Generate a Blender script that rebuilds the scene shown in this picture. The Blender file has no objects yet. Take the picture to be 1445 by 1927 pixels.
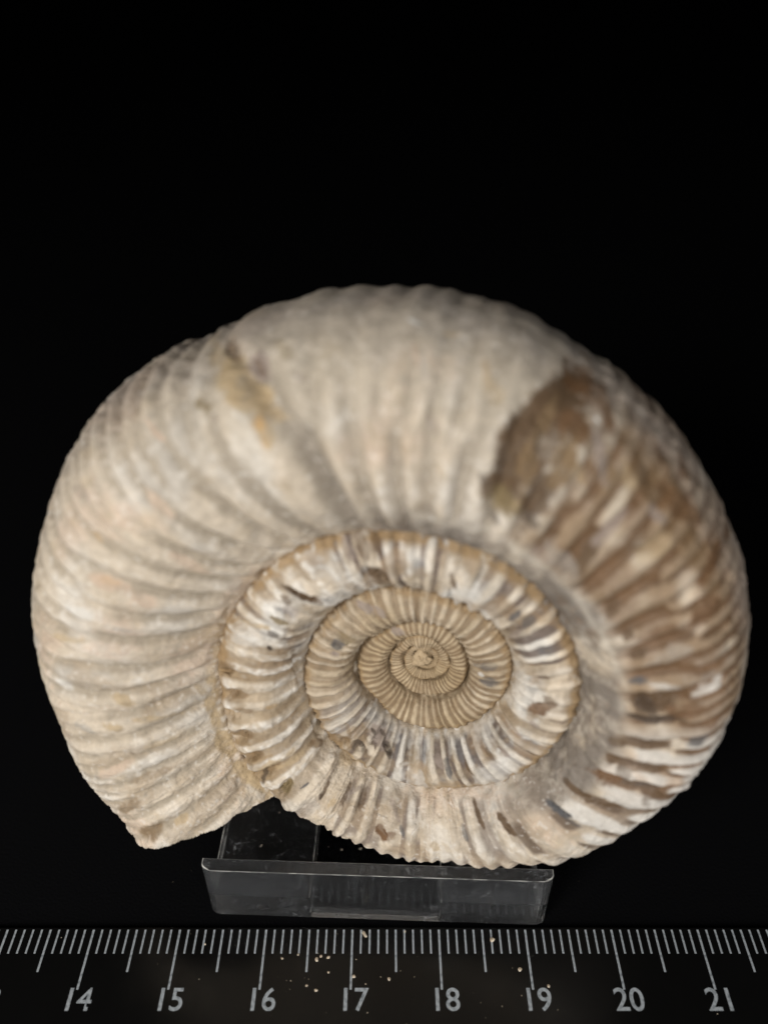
import bpy, bmesh, math
import numpy as np
from mathutils import Matrix, Vector, Euler
CM=0.01                                   # everything below is written in centimetres
scene=bpy.context.scene; coll=scene.collection
rng=np.random.default_rng(7)

# ---------------------------------------------------------------- camera, world, lamps, exposure
CAM_H=9.62                                # height of the lens above the ruler
cam_d=bpy.data.cameras.new('camera'); cam=bpy.data.objects.new('camera',cam_d); coll.objects.link(cam)
cam.location=(0,0,CAM_H*CM); cam.rotation_euler=(math.radians(90-36.9),0,0)
cam_d.sensor_fit='HORIZONTAL'; cam_d.sensor_width=36; cam_d.lens=36*1550/1445
cam_d.clip_start=.005; cam_d.clip_end=50
cam_d.dof.use_dof=True; cam_d.dof.focus_distance=9.45*CM
cam_d.dof.aperture_fstop=cam_d.lens/1000/(2*.0011)      # entrance pupil about 2.4 mm wide
cam_d.dof.aperture_fstop=cam_d.lens/(2.4)
scene.camera=cam
world=bpy.data.worlds.new('World'); scene.world=world; world.use_nodes=True
world.node_tree.nodes['Background'].inputs[0].default_value=(.8,.9,1,1)
world.node_tree.nodes['Background'].inputs[1].default_value=.004
def area(name,loc,aim,size,power,col):
    l=bpy.data.lights.new(name,'AREA'); l.shape='DISK'; l.size=size*CM; l.energy=power; l.color=col
    o=bpy.data.objects.new(name,l); coll.objects.link(o); o.location=[v*CM for v in loc]
    o.rotation_euler=(Vector(aim)-Vector(loc)).to_track_quat('-Z','Y').to_euler(); return o
area('key_lamp',(-19,-18,19),(0,6,3),14,1.05,(1,.955,.888))
area('fill_lamp',(8,-22,10),(0,6,3),24,.58,(1,.97,.93))
scene.view_settings.view_transform='Standard'; scene.view_settings.look='None'
scene.view_settings.exposure=0; scene.view_settings.gamma=1
scene.render.film_transparent=False
scene.cycles.max_bounces=12; scene.cycles.transmission_bounces=10
scene.cycles.use_denoising=True

# ---------------------------------------------------------------- helpers
def link(name,mesh,mat=None,parent=None):
    o=bpy.data.objects.new(name,mesh); coll.objects.link(o)
    if mat is not None and not mesh.materials: mesh.materials.append(mat)
    if parent is not None: o.parent=parent
    return o
def tag(o,label=None,cat=None,group=None,kind=None):
    for k,v in (('label',label),('category',cat),('group',group),('kind',kind)):
        if v: o[k]=v
    return o
def grid_mesh(name,P,keep=None):
    """P: rows x cols x 3 (cm)"""
    n,m=P.shape[:2]
    i=np.arange((n-1)*(m-1)); r,c=np.divmod(i,m-1); a=r*m+c
    q=np.stack([a,a+1,a+m+1,a+m],1)
    if keep is not None: q=q[keep.ravel()]
    me=bpy.data.meshes.new(name); me.vertices.add(n*m)
    me.vertices.foreach_set('co',(P.reshape(-1)*CM).astype(np.float32))
    me.loops.add(len(q)*4); me.loops.foreach_set('vertex_index',q.reshape(-1).astype(np.int32))
    me.polygons.add(len(q)); me.polygons.foreach_set('loop_start',np.arange(len(q),dtype=np.int32)*4)
    me.polygons.foreach_set('use_smooth',np.ones(len(q),bool))
    me.update(calc_edges=True); me.validate(); return me
def bm_mesh(name,bm,smooth=False):
    me=bpy.data.meshes.new(name)
    for f in bm.faces: f.smooth=smooth
    bm.to_mesh(me); bm.free(); return me
def material(name,col=(.5,.5,.5),rough=.5,spec=.5):
    m=bpy.data.materials.new(name); m.use_nodes=True; b=m.node_tree.nodes['Principled BSDF']
    b.inputs['Base Color'].default_value=(*col,1); b.inputs['Roughness'].default_value=rough
    b.inputs['Specular IOR Level'].default_value=spec
    return m,m.node_tree,b
def node(nt,t,**kw):
    n=nt.nodes.new(t)
    for k,v in kw.items():
        if k in n.inputs: n.inputs[k].default_value=v
        else: setattr(n,k,v)
    return n
# gradient noise
_perm=rng.permutation(256); _perm=np.concatenate([_perm,_perm,_perm])
_gr=rng.normal(size=(256,3)); _gr/=np.linalg.norm(_gr,axis=1)[:,None]; _gr=_gr.astype(np.float32)
def noise(P,f,seed=0):
    P=(P*f+seed*17.31+100).astype(np.float32); i=np.floor(P).astype(np.int32); d=P-i; u=d*d*d*(d*(d*6-15)+10); i&=255
    out=0
    for a in (0,1):
        A=_perm[i[...,0]+a]
        for b in (0,1):
            B=_perm[A+i[...,1]+b]
            for c in (0,1):
                g=_gr[_perm[B+i[...,2]+c]]
                w=(u[...,0] if a else 1-u[...,0])*(u[...,1] if b else 1-u[...,1])*(u[...,2] if c else 1-u[...,2])
                out=out+w*(g[...,0]*(d[...,0]-a)+g[...,1]*(d[...,1]-b)+g[...,2]*(d[...,2]-c))
    return out*1.7
# ---- shell core (numpy only, centimetres) ----
import numpy as np
RAD=np.pi/180
SEAM_A,SEAM_K=1.01068608,0.09242393
GRID0=np.arange(-1500,-130,15.)
SEAM_G=np.array([-0.006,-0.006,-0.006,-0.018,-0.02,-0.027,-0.031,-0.042,-0.043,0.009,0.023,0.034,0.036,-0.035,-0.062,-0.066,-0.066,-0.046,-0.043,-0.067,-0.071,-0.069,-0.071,-0.081,-0.054,-0.01,-0.019,-0.03,-0.064,-0.076,-0.079,-0.051,-0.011,-0.009,-0.048,-0.06,-0.072,-0.069,-0.036,0.001,0.014,0.011,-0.019,-0.057,-0.049,-0.015,-0.016,-0.008,-0.002,-0.007,-0.015,0.001,0.027,0.043,0.051,0.046,0.017,-0.01,-0.007,0.026,0.043,0.027,0.012,0.019,0.02,0.024,0.024,0.035,0.028,0.023,0.023,0.008,0.008,0.006,0.003,0.005,0.008,0.003,-0.007,-0.006,-0.004,-0.002,-0.014,-0.012,0.001,-0.004,-0.012,-0.015,-0.022,-0.024,-0.028,-0.034])
SC=1.031          # overall size of the shell
CONE=0.338
QQ=0.944
def smooth(a,b,x):
    t=np.clip((x-a)/(b-a),0,1); return t*t*(3-2*t)
def ease(k,x,y):      # smooth interpolation of a table
    i=np.clip(np.searchsorted(x,k)-1,0,len(x)-2); t=np.clip((k-x[i])/(x[i+1]-x[i]),0,1)
    y0=y[np.maximum(i-1,0)];y1=y[i];y2=y[i+1];y3=y[np.minimum(i+2,len(x)-1)]
    return y1+.5*t*(y2-y0+t*(2*y0-5*y1+4*y2-y3+t*(3*(y1-y2)+y3-y0)))
def seam_r(deg):
    return SC*np.exp(SEAM_A+SEAM_K*deg*RAD+ease(deg,GRID0,SEAM_G))
RK=np.arange(-540,-99,4.)
RC=np.array([-0.0137, -0.0137, -0.0137, -0.0137, -0.0137, -0.0137, -0.0137, -0.0137, -0.0137, -0.0137, -0.0137, -0.0137, -0.0137, -0.0137, -0.0211, -0.0284, -0.0474, -0.0363, -0.0397, -0.0453, -0.0474, -0.0417, -0.0375, -0.0377, -0.0447, -0.0556, -0.0544, -0.0395, -0.0236, -0.0158, -0.0168, -0.0159, 0.0034, 0.0166, 0.0176, 0.0195, 0.0206, 0.0214, 0.0211, 0.0258, 0.0328, 0.0403, 0.0495, 0.0526, 0.0604, 0.0665, 0.0687, 0.0755, 0.0792, 0.0828, 0.0868, 0.0884, 0.0895, 0.0914, 0.0899, 0.0942, 0.0943, 0.1006, 0.1073, 0.1093, 0.1097, 0.1141, 0.1132, 0.1147, 0.1249, 0.1358, 0.1368, 0.1349, 0.1411, 0.1368, 0.1357, 0.138, 0.1365, 0.1304, 0.1307, 0.1281, 0.1174, 0.1336, 0.1386, 0.141, 0.1396, 0.1341, 0.1266, 0.1183, 0.1097, 0.1025, 0.0965, 0.0926, 0.0834, 0.0727, 0.063, 0.0519, 0.0401, 0.0302, 0.0263, 0.0193, 0.0027, -0.0127, -0.0231, -0.011, -0.011, -0.011, -0.011, -0.011, -0.011, -0.011, -0.011, -0.011, -0.011, -0.011, -0.011])
def outer_r(deg):
    d=deg+360; base=SC*np.exp(SEAM_A+SEAM_K*d*RAD+np.where(d<-138,ease(np.minimum(d,-138),GRID0,SEAM_G)*1.0,-.034*1.0))/QQ
    return base*np.exp(np.where(deg>-540,ease(np.maximum(deg,-540),RK,RC),0.))
def section(deg,n1,n2,nb,pre=.93):
    """front profile of the tube at each angle: r, z, x (0 at the umbilical seam, 1 on the venter)"""
    deg=np.asarray(deg,float)[:,None]
    s=seam_r(deg); R=outer_r(deg); cs=CONE*s
    b=smooth(-500,-400,deg)
    zm=R*(.375+(.335-.375)*b); p=2.9+(2.25-2.9)*b; rmf=.55
    wall=smooth(-425,-385,deg)*(1-smooth(-285,-235,deg))
    e=2.0+2.6*wall
    rm=s+(R-s)*rmf
    u=np.linspace(0,1,n1,endpoint=False)[None]
    u=u**(1.0+.25*wall)
    ri=s+(rm-s)*u; zs=cs*(1-.20*(1-b)); zi=zs+(zm-zs)*(1-(1-u)**(e+.9*(1-b)))
    k=max(2,n1//14); q=np.linspace(0,1,k,endpoint=False)[None]
    r0=s*(pre+(1-pre)*q); z0=zs*(.45+.55*q**.7)
    a=np.linspace(0,np.pi/2,n2)[None]
    ro=rm+(R-rm)*np.sin(a)**(2/p); zo=zm*np.cos(a)**(2/p)
    r=np.concatenate([r0,ri,ro],1); z=np.concatenate([z0,zi,zo],1)
    if nb:
        a=np.linspace(np.pi/2,np.pi,nb)[1:][None]
        rb=rm+(R-rm)*np.sin(a)**(2/p); zb=-zm*np.abs(np.cos(a))**(2/p)
        u=np.linspace(1,0,nb//2)[None][:,1:]
        ri=s*.95+(rm-s*.95)*u; zi=-(cs*.6+(zm-cs*.6)*(1-(1-u)**2))
        r=np.concatenate([r,rb,ri],1); z=np.concatenate([z,zb,zi],1)
    return r,z,(r-s)/(R-s),s,R
# ---- end of shell core ----

STAINS_AND_SHADE=[(-1.497, 3.209, 0.307, -0.227, -0.127, -0.093, 'T', 0.9, 0),  # ellipses here and in DENTS converted from image pixels onto the shell plane
(-1.276, 2.908, 0.068, -0.106, -0.062, -0.042, 'T', 0.6, 0),
(-1.798, 3.381, 0.277, -0.01, -0.042, -0.063, 'Y', 0.5, 0),
(-1.336, 3.0, 0.053, -0.095, -0.051, -0.025, 'O', 0.75, 0),
(-1.269, 2.85, 0.027, -0.06, -0.038, -0.027, 'O', 0.4, 0),
(-1.759, 3.452, 0.096, -0.041, -0.063, -0.026, 'B', 0.75, 0),
(-1.445, 3.404, 0.067, -0.073, -0.09, -0.037, 'G', 0.9, 0),
(-1.445, 3.404, 0.058, -0.051, -0.028, -0.017, 'B', 0.5, 0),
(-1.834, 3.052, 0.092, -0.033, -0.049, -0.039, 'V', 0.75, 0),
(-1.723, 2.985, 0.031, -0.053, -0.027, -0.013, 'G', 0.5, 0),
(-1.21, 3.514, 0.088, -0.057, -0.062, -0.02, 'V', 0.35, 0),
(0.822, 2.975, 0.244, 0.471, 0.195, -0.1, 'B', 0.85, 0.25),
(0.991, 3.242, 0.235, 0.164, 0.124, -0.099, 'B', 0.8, 0.25),
(0.684, 2.554, 0.202, -0.223, -0.086, -0.117, 'B', 0.75, 0.2),
(1.142, 3.138, 0.183, -0.258, -0.11, -0.045, 'B', 0.7, 0.4),
(1.362, 2.882, 0.145, -0.335, -0.103, -0.023, 'M', 0.55, 0.3),
(1.818, 2.695, 0.319, -0.436, -0.162, -0.038, 'M', 0.45, 0.2),
(2.188, 2.188, 0.308, -0.498, -0.132, -0.016, 'M', 0.4, 0.2),
(0.965, 3.297, 0.185, 0.098, 0.105, -0.094, 'B', 0.85, 0.3),
(0.751, 3.011, 0.131, 0.302, 0.161, -0.08, 'B', 0.85, 0.3),
(0.566, 2.663, 0.105, 0.151, 0.081, -0.077, 'B', 0.8, 0.3),
(0.663, 2.476, 0.152, -0.123, -0.05, -0.105, 'V', 0.75, 0.2),
(0.918, 2.566, 0.051, 0.28, 0.115, -0.032, 'B', 0.8, 0.3),
(0.871, 3.037, 0.149, 0.323, 0.05, -0.027, 'M', 0.75, 0.2),
(0.824, 2.694, 0.04, 0.209, 0.048, -0.013, 'M', 0.7, 0.1),
(0.75, 2.453, 0.019, 0.099, 0.03, -0.011, 'T', 0.5, 0),
(0.599, 2.327, 0.052, -0.05, -0.031, -0.037, 'D', 0.5, 0.2),
(0.897, 2.337, 0.09, -0.037, -0.023, -0.059, 'D', 0.6, 0.2),
(0.478, 2.71, 0.049, -0.061, -0.03, -0.032, 'D', 0.5, 0.2),
(1.213, 3.332, 0.151, -0.129, -0.106, -0.019, 'R', 0.85, 0.8),
(1.168, 3.098, 0.098, -0.15, -0.109, -0.045, 'R', 0.75, 0.7),
(1.41, 3.166, 0.054, -0.175, -0.064, 0.005, 'R', 0.85, 0.8),
(1.36, 2.918, 0.067, -0.252, -0.064, -0.003, 'G', 0.8, 0.6),
(1.312, 2.727, 0.078, -0.202, -0.069, -0.02, 'R', 0.6, 0.6),
(1.17, 2.827, 0.089, -0.135, -0.037, -0.02, 'T', 0.5, 0),
(1.099, 2.863, 0.081, 0.21, 0.1, -0.038, 'M', 0.85, 0.2),
(1.327, 3.125, 0.023, -0.02, -0.006, -0.013, 'W', 0.9, 0),
(1.747, 2.689, 0.119, -0.229, -0.059, -0.01, 'B', 0.6, 0.6),
(2.046, 2.475, 0.216, -0.18, -0.083, -0.057, 'R', 0.7, 0.7),
(1.895, 2.809, 0.068, -0.136, -0.045, 0.002, 'R', 0.5, 0.5),
(2.121, 2.666, 0.046, -0.131, -0.051, 0.015, 'R', 0.55, 0.6),
(1.887, 2.415, 0.086, -0.092, -0.046, -0.028, 'G', 0.7, 0.4),
(1.598, 2.768, 0.047, -0.143, -0.052, 0.001, 'T', 0.5, 0),
(1.371, 2.06, 0.081, 0.248, 0.057, -0.031, 'B', 0.8, 0.4),
(1.525, 2.349, 0.115, 0.177, 0.048, -0.045, 'G', 0.65, 0.4),
(1.761, 2.255, 0.07, 0.089, 0.056, -0.049, 'B', 0.5, 0.4),
(1.896, 2.181, 0.107, 0.123, 0.071, -0.072, 'T', 0.5, 0),
(1.652, 1.526, 0.044, 0.12, 0.046, -0.032, 'B', 0.7, 0.3),
(1.831, 1.307, 0.034, 0.048, 0.024, -0.036, 'B', 0.8, 0.3),
(2.139, 1.389, 0.213, 0.092, 0.036, -0.083, 'R', 0.8, 0.6),
(2.416, 1.569, 0.127, 0.104, 0.054, -0.065, 'R', 0.8, 0.6),
(2.421, 1.981, 0.12, 0.179, 0.074, -0.045, 'R', 0.85, 0.7),
(2.625, 2.056, 0.081, -0.011, 0.067, -0.067, 'R', 0.7, 0.6),
(1.935, 1.117, 0.089, 0.051, 0.013, -0.036, 'B', 0.75, 0.3),
(2.002, 0.829, 0.099, 0.051, 0.009, -0.042, 'K', 0.8, 0.3),
(2.197, 1.151, 0.156, 0.106, 0.033, -0.068, 'S', 0.4, 0),
(2.153, 0.617, 0.189, 0.02, 0.016, -0.125, 'B', 0.9, 0.7),
(2.106, 0.533, 0.095, -0.015, 0.003, -0.062, 'D', 0.5, 0.4),
(2.196, 0.408, 0.249, 0.024, 0.004, -0.055, 'D', 0.7, 0.4),
(2.458, 0.556, 0.219, 0.068, 0.03, -0.09, 'R', 0.7, 0.6),
(2.24, 0.815, 0.159, -0.005, 0.004, -0.04, 'W', 0.65, 0),
(2.543, 0.778, 0.079, 0.079, 0.036, -0.046, 'W', 0.5, 0),
(2.643, 0.202, 0.151, 0.05, 0.017, -0.033, 'K', 0.7, 0.2),
(2.714, 0.43, 0.091, 0.091, 0.042, -0.057, 'R', 0.6, 0.4),
(2.647, 0.86, 0.055, 0.069, 0.028, -0.029, 'W', 0.6, 0),
(1.922, -0.189, 0.077, -0.011, -0.01, -0.058, 'B', 0.8, 0.5),
(1.922, -0.44, 0.141, -0.018, -0.011, -0.087, 'R', 0.9, 0.8),
(2.062, -0.305, 0.074, -0.012, -0.008, -0.098, 'B', 0.45, 0.3),
(2.341, -0.59, 0.098, 0.034, 0.02, -0.073, 'B', 0.75, 0.5),
(1.697, -0.725, 0.167, -0.041, -0.012, -0.036, 'B', 0.85, 0.3),
(1.964, -0.812, 0.216, -0.001, 0.001, -0.029, 'B', 0.75, 0.3),
(1.544, -1.018, 0.143, -0.049, -0.022, -0.063, 'K', 0.9, 0.2),
(1.669, -1.121, 0.113, -0.057, -0.009, -0.035, 'K', 0.6, 0.2),
(2.192, 0.056, 0.254, 0.038, 0.004, -0.032, 'B', 0.7, 0.3),
(2.269, -0.243, 0.238, 0.02, 0.004, -0.029, 'B', 0.6, 0.3),
(2.354, -0.449, 0.169, 0.043, 0.007, -0.03, 'K', 0.5, 0.2),
(1.937, 0.016, 0.094, 0.0, -0.006, -0.048, 'B', 0.6, 0.3),
(-1.156, 1.078, 0.188, -0.098, -0.02, -0.052, 'B', 0.95, 0.2),
(-1.294, 1.016, 0.054, -0.055, -0.031, -0.039, 'B', 0.7, 0.2),
(-1.369, 0.771, 0.08, -0.054, -0.019, -0.039, 'V', 0.75, 0),
(-1.425, 0.603, 0.074, -0.043, -0.013, -0.036, 'D', 0.65, 0),
(-1.477, 0.433, 0.019, -0.029, -0.015, -0.019, 'D', 0.9, 0),
(-1.602, 0.687, 0.141, -0.025, -0.016, -0.042, 'T', 0.7, 0),
(-1.261, 0.897, 0.093, -0.085, -0.031, -0.055, 'G', 0.45, 0),
(-0.444, 1.361, 0.125, -0.078, -0.036, -0.101, 'B', 0.85, 0.1),
(-0.552, 1.621, 0.054, -0.15, -0.045, -0.017, 'B', 0.65, 0.1),
(-0.705, 1.605, 0.057, -0.1, -0.043, -0.025, 'G', 0.7, 0),
(-0.44, 1.681, 0.045, -0.117, -0.035, -0.011, 'B', 0.65, 0.1),
(-0.436, 1.489, 0.051, -0.046, -0.028, -0.039, 'C', 0.9, 0),
(0.287, 1.36, 0.026, -0.106, -0.027, -0.014, 'B', 0.75, 0),
(0.865, 1.056, 0.056, 0.062, 0.017, -0.03, 'K', 0.75, 0),
(1.009, 1.007, 0.063, 0.07, 0.026, -0.035, 'K', 0.6, 0),
(0.906, 0.824, 0.063, 0.098, 0.011, -0.041, 'G', 0.7, 0),
(1.227, 0.381, 0.108, 0.017, -0.001, -0.033, 'B', 0.7, 0),
(1.256, 0.012, 0.146, 0.091, 0.025, -0.084, 'R', 0.8, 0.2),
(1.316, 0.125, 0.073, -0.013, -0.003, -0.039, 'B', 0.6, 0.2),
(0.578, -0.934, 0.054, -0.106, -0.019, -0.016, 'B', 0.8, 0.1),
(0.39, -1.028, 0.037, -0.097, -0.026, -0.017, 'K', 0.7, 0.1),
(0.279, -0.97, 0.053, -0.063, -0.037, -0.029, 'G', 0.7, 0),
(0.814, -0.749, 0.061, -0.059, -0.015, -0.02, 'B', 0.65, 0.1),
(1.214, -0.595, 0.089, -0.049, -0.003, -0.022, 'B', 0.8, 0.1),
(0.964, -0.655, 0.057, -0.031, -0.013, -0.03, 'G', 0.7, 0),
(1.227, -0.24, 0.063, -0.024, -0.008, -0.033, 'G', 0.7, 0),
(1.058, -0.387, 0.069, -0.021, -0.012, -0.032, 'G', 0.7, 0),
(-1.913, 0.102, 0.09, -0.04, -0.054, -0.084, 'M', 0.8, 0),  # seam pockets from here: cast shadow of the outer whorl painted brown
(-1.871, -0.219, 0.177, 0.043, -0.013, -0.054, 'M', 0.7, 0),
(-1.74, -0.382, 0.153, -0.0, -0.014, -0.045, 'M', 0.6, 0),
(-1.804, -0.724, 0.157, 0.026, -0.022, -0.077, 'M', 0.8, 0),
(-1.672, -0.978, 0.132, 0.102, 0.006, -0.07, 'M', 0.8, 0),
(-1.543, -1.146, 0.204, 0.169, 0.017, -0.054, 'M', 0.75, 0),  # last of the seam pockets with painted shadow
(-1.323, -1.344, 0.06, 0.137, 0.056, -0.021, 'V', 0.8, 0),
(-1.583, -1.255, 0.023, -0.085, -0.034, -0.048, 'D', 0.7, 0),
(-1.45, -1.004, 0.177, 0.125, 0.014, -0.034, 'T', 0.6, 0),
(-1.483, -0.328, 0.057, 0.002, 0.006, -0.033, 'O', 0.5, 0),
(-0.845, 0.343, 0.06, -0.028, -0.019, -0.055, 'K', 0.8, 0),
(-0.877, 0.206, 0.065, -0.021, -0.007, -0.039, 'G', 0.8, 0),
(-0.774, 0.426, 0.088, -0.038, -0.015, -0.051, 'V', 0.6, 0),
(-0.588, 0.817, 0.102, -0.047, -0.022, -0.042, 'G', 0.8, 0),
(-0.431, 0.785, 0.066, -0.08, -0.026, -0.031, 'G', 0.7, 0),
(0.679, 0.231, 0.124, 0.022, -0.001, -0.049, 'K', 0.6, 0.4),
(0.704, 0.037, 0.131, 0.013, -0.003, -0.059, 'K', 0.65, 0.4),
(0.621, 0.107, 0.034, -0.002, -0.008, -0.031, 'W', 0.8, 0),
(-0.286, 0.41, 0.09, -0.024, -0.015, -0.05, 'G', 0.7, 0),
(-0.599, -0.905, 0.079, -0.058, -0.038, -0.072, 'D', 0.75, 0),
(-0.805, -0.891, 0.149, -0.01, -0.032, -0.114, 'M', 0.8, 0),
(-0.717, -0.695, 0.049, -0.103, -0.03, -0.021, 'M', 0.5, 0),
(-0.387, -0.796, 0.073, -0.132, -0.089, -0.019, 'G', 0.8, 0),
(-0.277, -0.906, 0.056, -0.091, -0.039, -0.017, 'D', 0.6, 0),
(-0.456, -0.731, 0.022, -0.036, -0.014, -0.003, 'D', 0.8, 0),
(-0.358, -0.757, 0.021, -0.031, -0.015, -0.002, 'D', 0.8, 0),
(-0.468, -0.92, 0.055, -0.075, -0.039, -0.041, 'C', 0.95, 0),
(-0.69, -1.141, 0.13, -0.028, -0.024, -0.087, 'T', 0.6, 0),
(-1.07, -0.914, 0.073, -0.028, 0.014, -0.034, 'M', 0.7, 0),
(-1.311, -1.024, 0.135, 0.095, 0.018, -0.033, 'T', 0.6, 0),
(-1.113, -1.278, 0.048, 0.044, 0.01, -0.013, 'K', 0.8, 0),
(-0.902, -1.336, 0.051, 0.121, 0.02, -0.011, 'B', 0.85, 0),
(-0.937, -1.406, 0.022, 0.059, 0.02, -0.012, 'D', 0.6, 0),
(-0.692, -1.424, 0.036, 0.085, 0.029, -0.016, 'B', 0.65, 0),
(-0.509, -1.49, 0.022, 0.098, 0.038, -0.012, 'B', 0.65, 0),
(-0.618, -1.399, 0.075, 0.018, 0.013, -0.016, 'G', 0.6, 0),
(-0.82, -1.467, 0.036, 0.044, 0.022, -0.021, 'T', 0.6, 0),
(-0.255, -1.817, 0.06, -0.126, -0.058, -0.04, 'R', 0.9, 0.2),
(-0.164, -1.788, 0.054, -0.024, -0.023, -0.052, 'R', 0.7, 0.2),
(-0.046, -1.748, 0.031, -0.084, -0.026, -0.009, 'K', 0.65, 0),
(0.772, -1.49, 0.072, -0.101, -0.02, -0.012, 'B', 0.8, 0.1),
(0.624, -1.667, 0.058, -0.115, -0.024, -0.014, 'K', 0.65, 0.1),
(1.067, -1.443, 0.124, -0.096, -0.021, -0.026, 'B', 0.85, 0.1),
(0.327, -1.864, 0.05, -0.06, -0.025, -0.03, 'T', 0.6, 0),
(-0.135, -1.591, 0.068, -0.109, -0.031, -0.005, 'G', 0.5, 0),
(0.907, -1.6, 0.089, -0.097, -0.022, -0.022, 'G', 0.5, 0),
(-2.815, -0.036, 0.098, -0.041, -0.015, -0.061, 'T', 0.7, 0),
(-2.945, -0.362, 0.084, -0.035, -0.013, -0.054, 'T', 0.7, 0),
(-2.54, -0.335, 0.197, -0.041, 0.002, -0.04, 'T', 0.6, 0),
(-2.555, -0.65, 0.136, 0.011, 0.006, -0.037, 'T', 0.45, 0),
(-2.617, -1.005, 0.259, 0.076, 0.008, -0.043, 'M', 0.5, 0),
(-2.909, -1.449, 0.16, 0.1, -0.005, -0.093, 'M', 0.6, 0),
(-2.667, -1.732, 0.169, 0.11, 0.026, -0.116, 'M', 0.75, 0),
(-2.364, -1.595, 0.083, 0.056, 0.018, -0.033, 'T', 0.65, 0),
(-2.801, -0.711, 0.024, -0.025, -0.013, -0.019, 'B', 0.6, 0),
(-2.997, -0.929, 0.188, 0.115, 0.016, -0.066, 'P', 0.7, 0),
(-3.24, 0.689, 0.194, -0.01, -0.014, -0.041, 'Y', 0.5, 0),
(-2.707, 0.828, 0.108, -0.041, -0.011, -0.035, 'S', 0.5, 0),
(-2.764, 1.348, 0.188, -0.074, -0.03, -0.059, 'P', 0.9, 0),
(-2.754, 1.368, 0.093, -0.032, -0.011, -0.034, 'O', 0.25, 0),
(-2.477, 1.169, 0.106, -0.074, -0.027, -0.074, 'P', 0.8, 0),
(-2.282, 2.818, 0.151, -0.086, -0.018, -0.016, 'P', 0.9, 0),
(-2.812, 1.826, 0.072, -0.065, -0.025, -0.027, 'O', 0.35, 0),
(-2.204, 2.204, 0.123, -0.123, -0.036, -0.041, 'P', 0.7, 0),
(-2.045, 1.554, 0.139, -0.157, -0.025, -0.047, 'P', 0.6, 0),
(-2.987, 2.17, 0.111, -0.039, -0.056, -0.05, 'G', 0.35, 0),
(-1.582, 1.195, 0.064, 0.065, 0.018, -0.036, 'M', 0.7, 0),
(-1.926, 0.764, 0.037, 0.096, 0.019, -0.033, 'M', 0.6, 0),
(-1.974, 0.504, 0.022, -0.088, -0.029, -0.013, 'M', 0.6, 0),
(-3.087, 1.003, 0.156, -0.051, -0.027, -0.051, 'W', 0.7, 0),
(-3.397, 0.082, 0.082, -0.049, -0.031, -0.039, 'W', 0.7, 0),
(-3.235, -0.397, 0.1, -0.041, -0.04, -0.063, 'S', 0.6, 0),
(-2.118, -0.499, 0.053, -0.279, -0.042, 0.008, 'T', 0.75, 0),
(-2.003, -0.908, 0.073, -0.202, -0.07, -0.01, 'T', 0.8, 0),
(-1.785, -1.292, 0.145, -0.209, -0.047, -0.034, 'T', 0.85, 0),
(-2.117, -0.134, 0.018, -0.185, -0.042, 0.019, 'T', 0.7, 0),
(-2.2, -0.178, 0.046, -0.079, -0.02, -0.032, 'T', 0.4, 0),
(0.129, 3.697, 0.097, -0.011, -0.001, -0.016, 'T', 0.6, 0),
(-0.124, 3.554, 0.056, -0.112, -0.027, -0.008, 'P', 0.6, 0),
(-0.197, 3.76, 0.066, -0.01, 0.001, -0.012, 'W', 0.9, 0),
(-0.061, 3.492, 0.031, -0.097, -0.03, -0.001, 'S', 0.5, 0),
(0.426, 3.467, 0.041, -0.088, -0.032, -0.011, 'O', 0.3, 0),
(0.491, 3.353, 0.099, -0.082, -0.038, -0.051, 'T', 0.35, 0),
(0.054, 3.087, 0.039, -0.095, -0.027, -0.004, 'G', 0.45, 0),
(-0.429, 3.049, 0.039, -0.092, -0.026, -0.01, 'V', 0.3, 0),
(-1.023, 3.347, 0.04, -0.025, -0.019, -0.015, 'G', 0.5, 0),
(1.198, 1.952, 0.156, -0.196, -0.063, -0.074, 'S', 0.4, 0),
(0.985, 2.019, 0.123, -0.087, -0.023, -0.061, 'G', 0.4, 0)]
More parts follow.
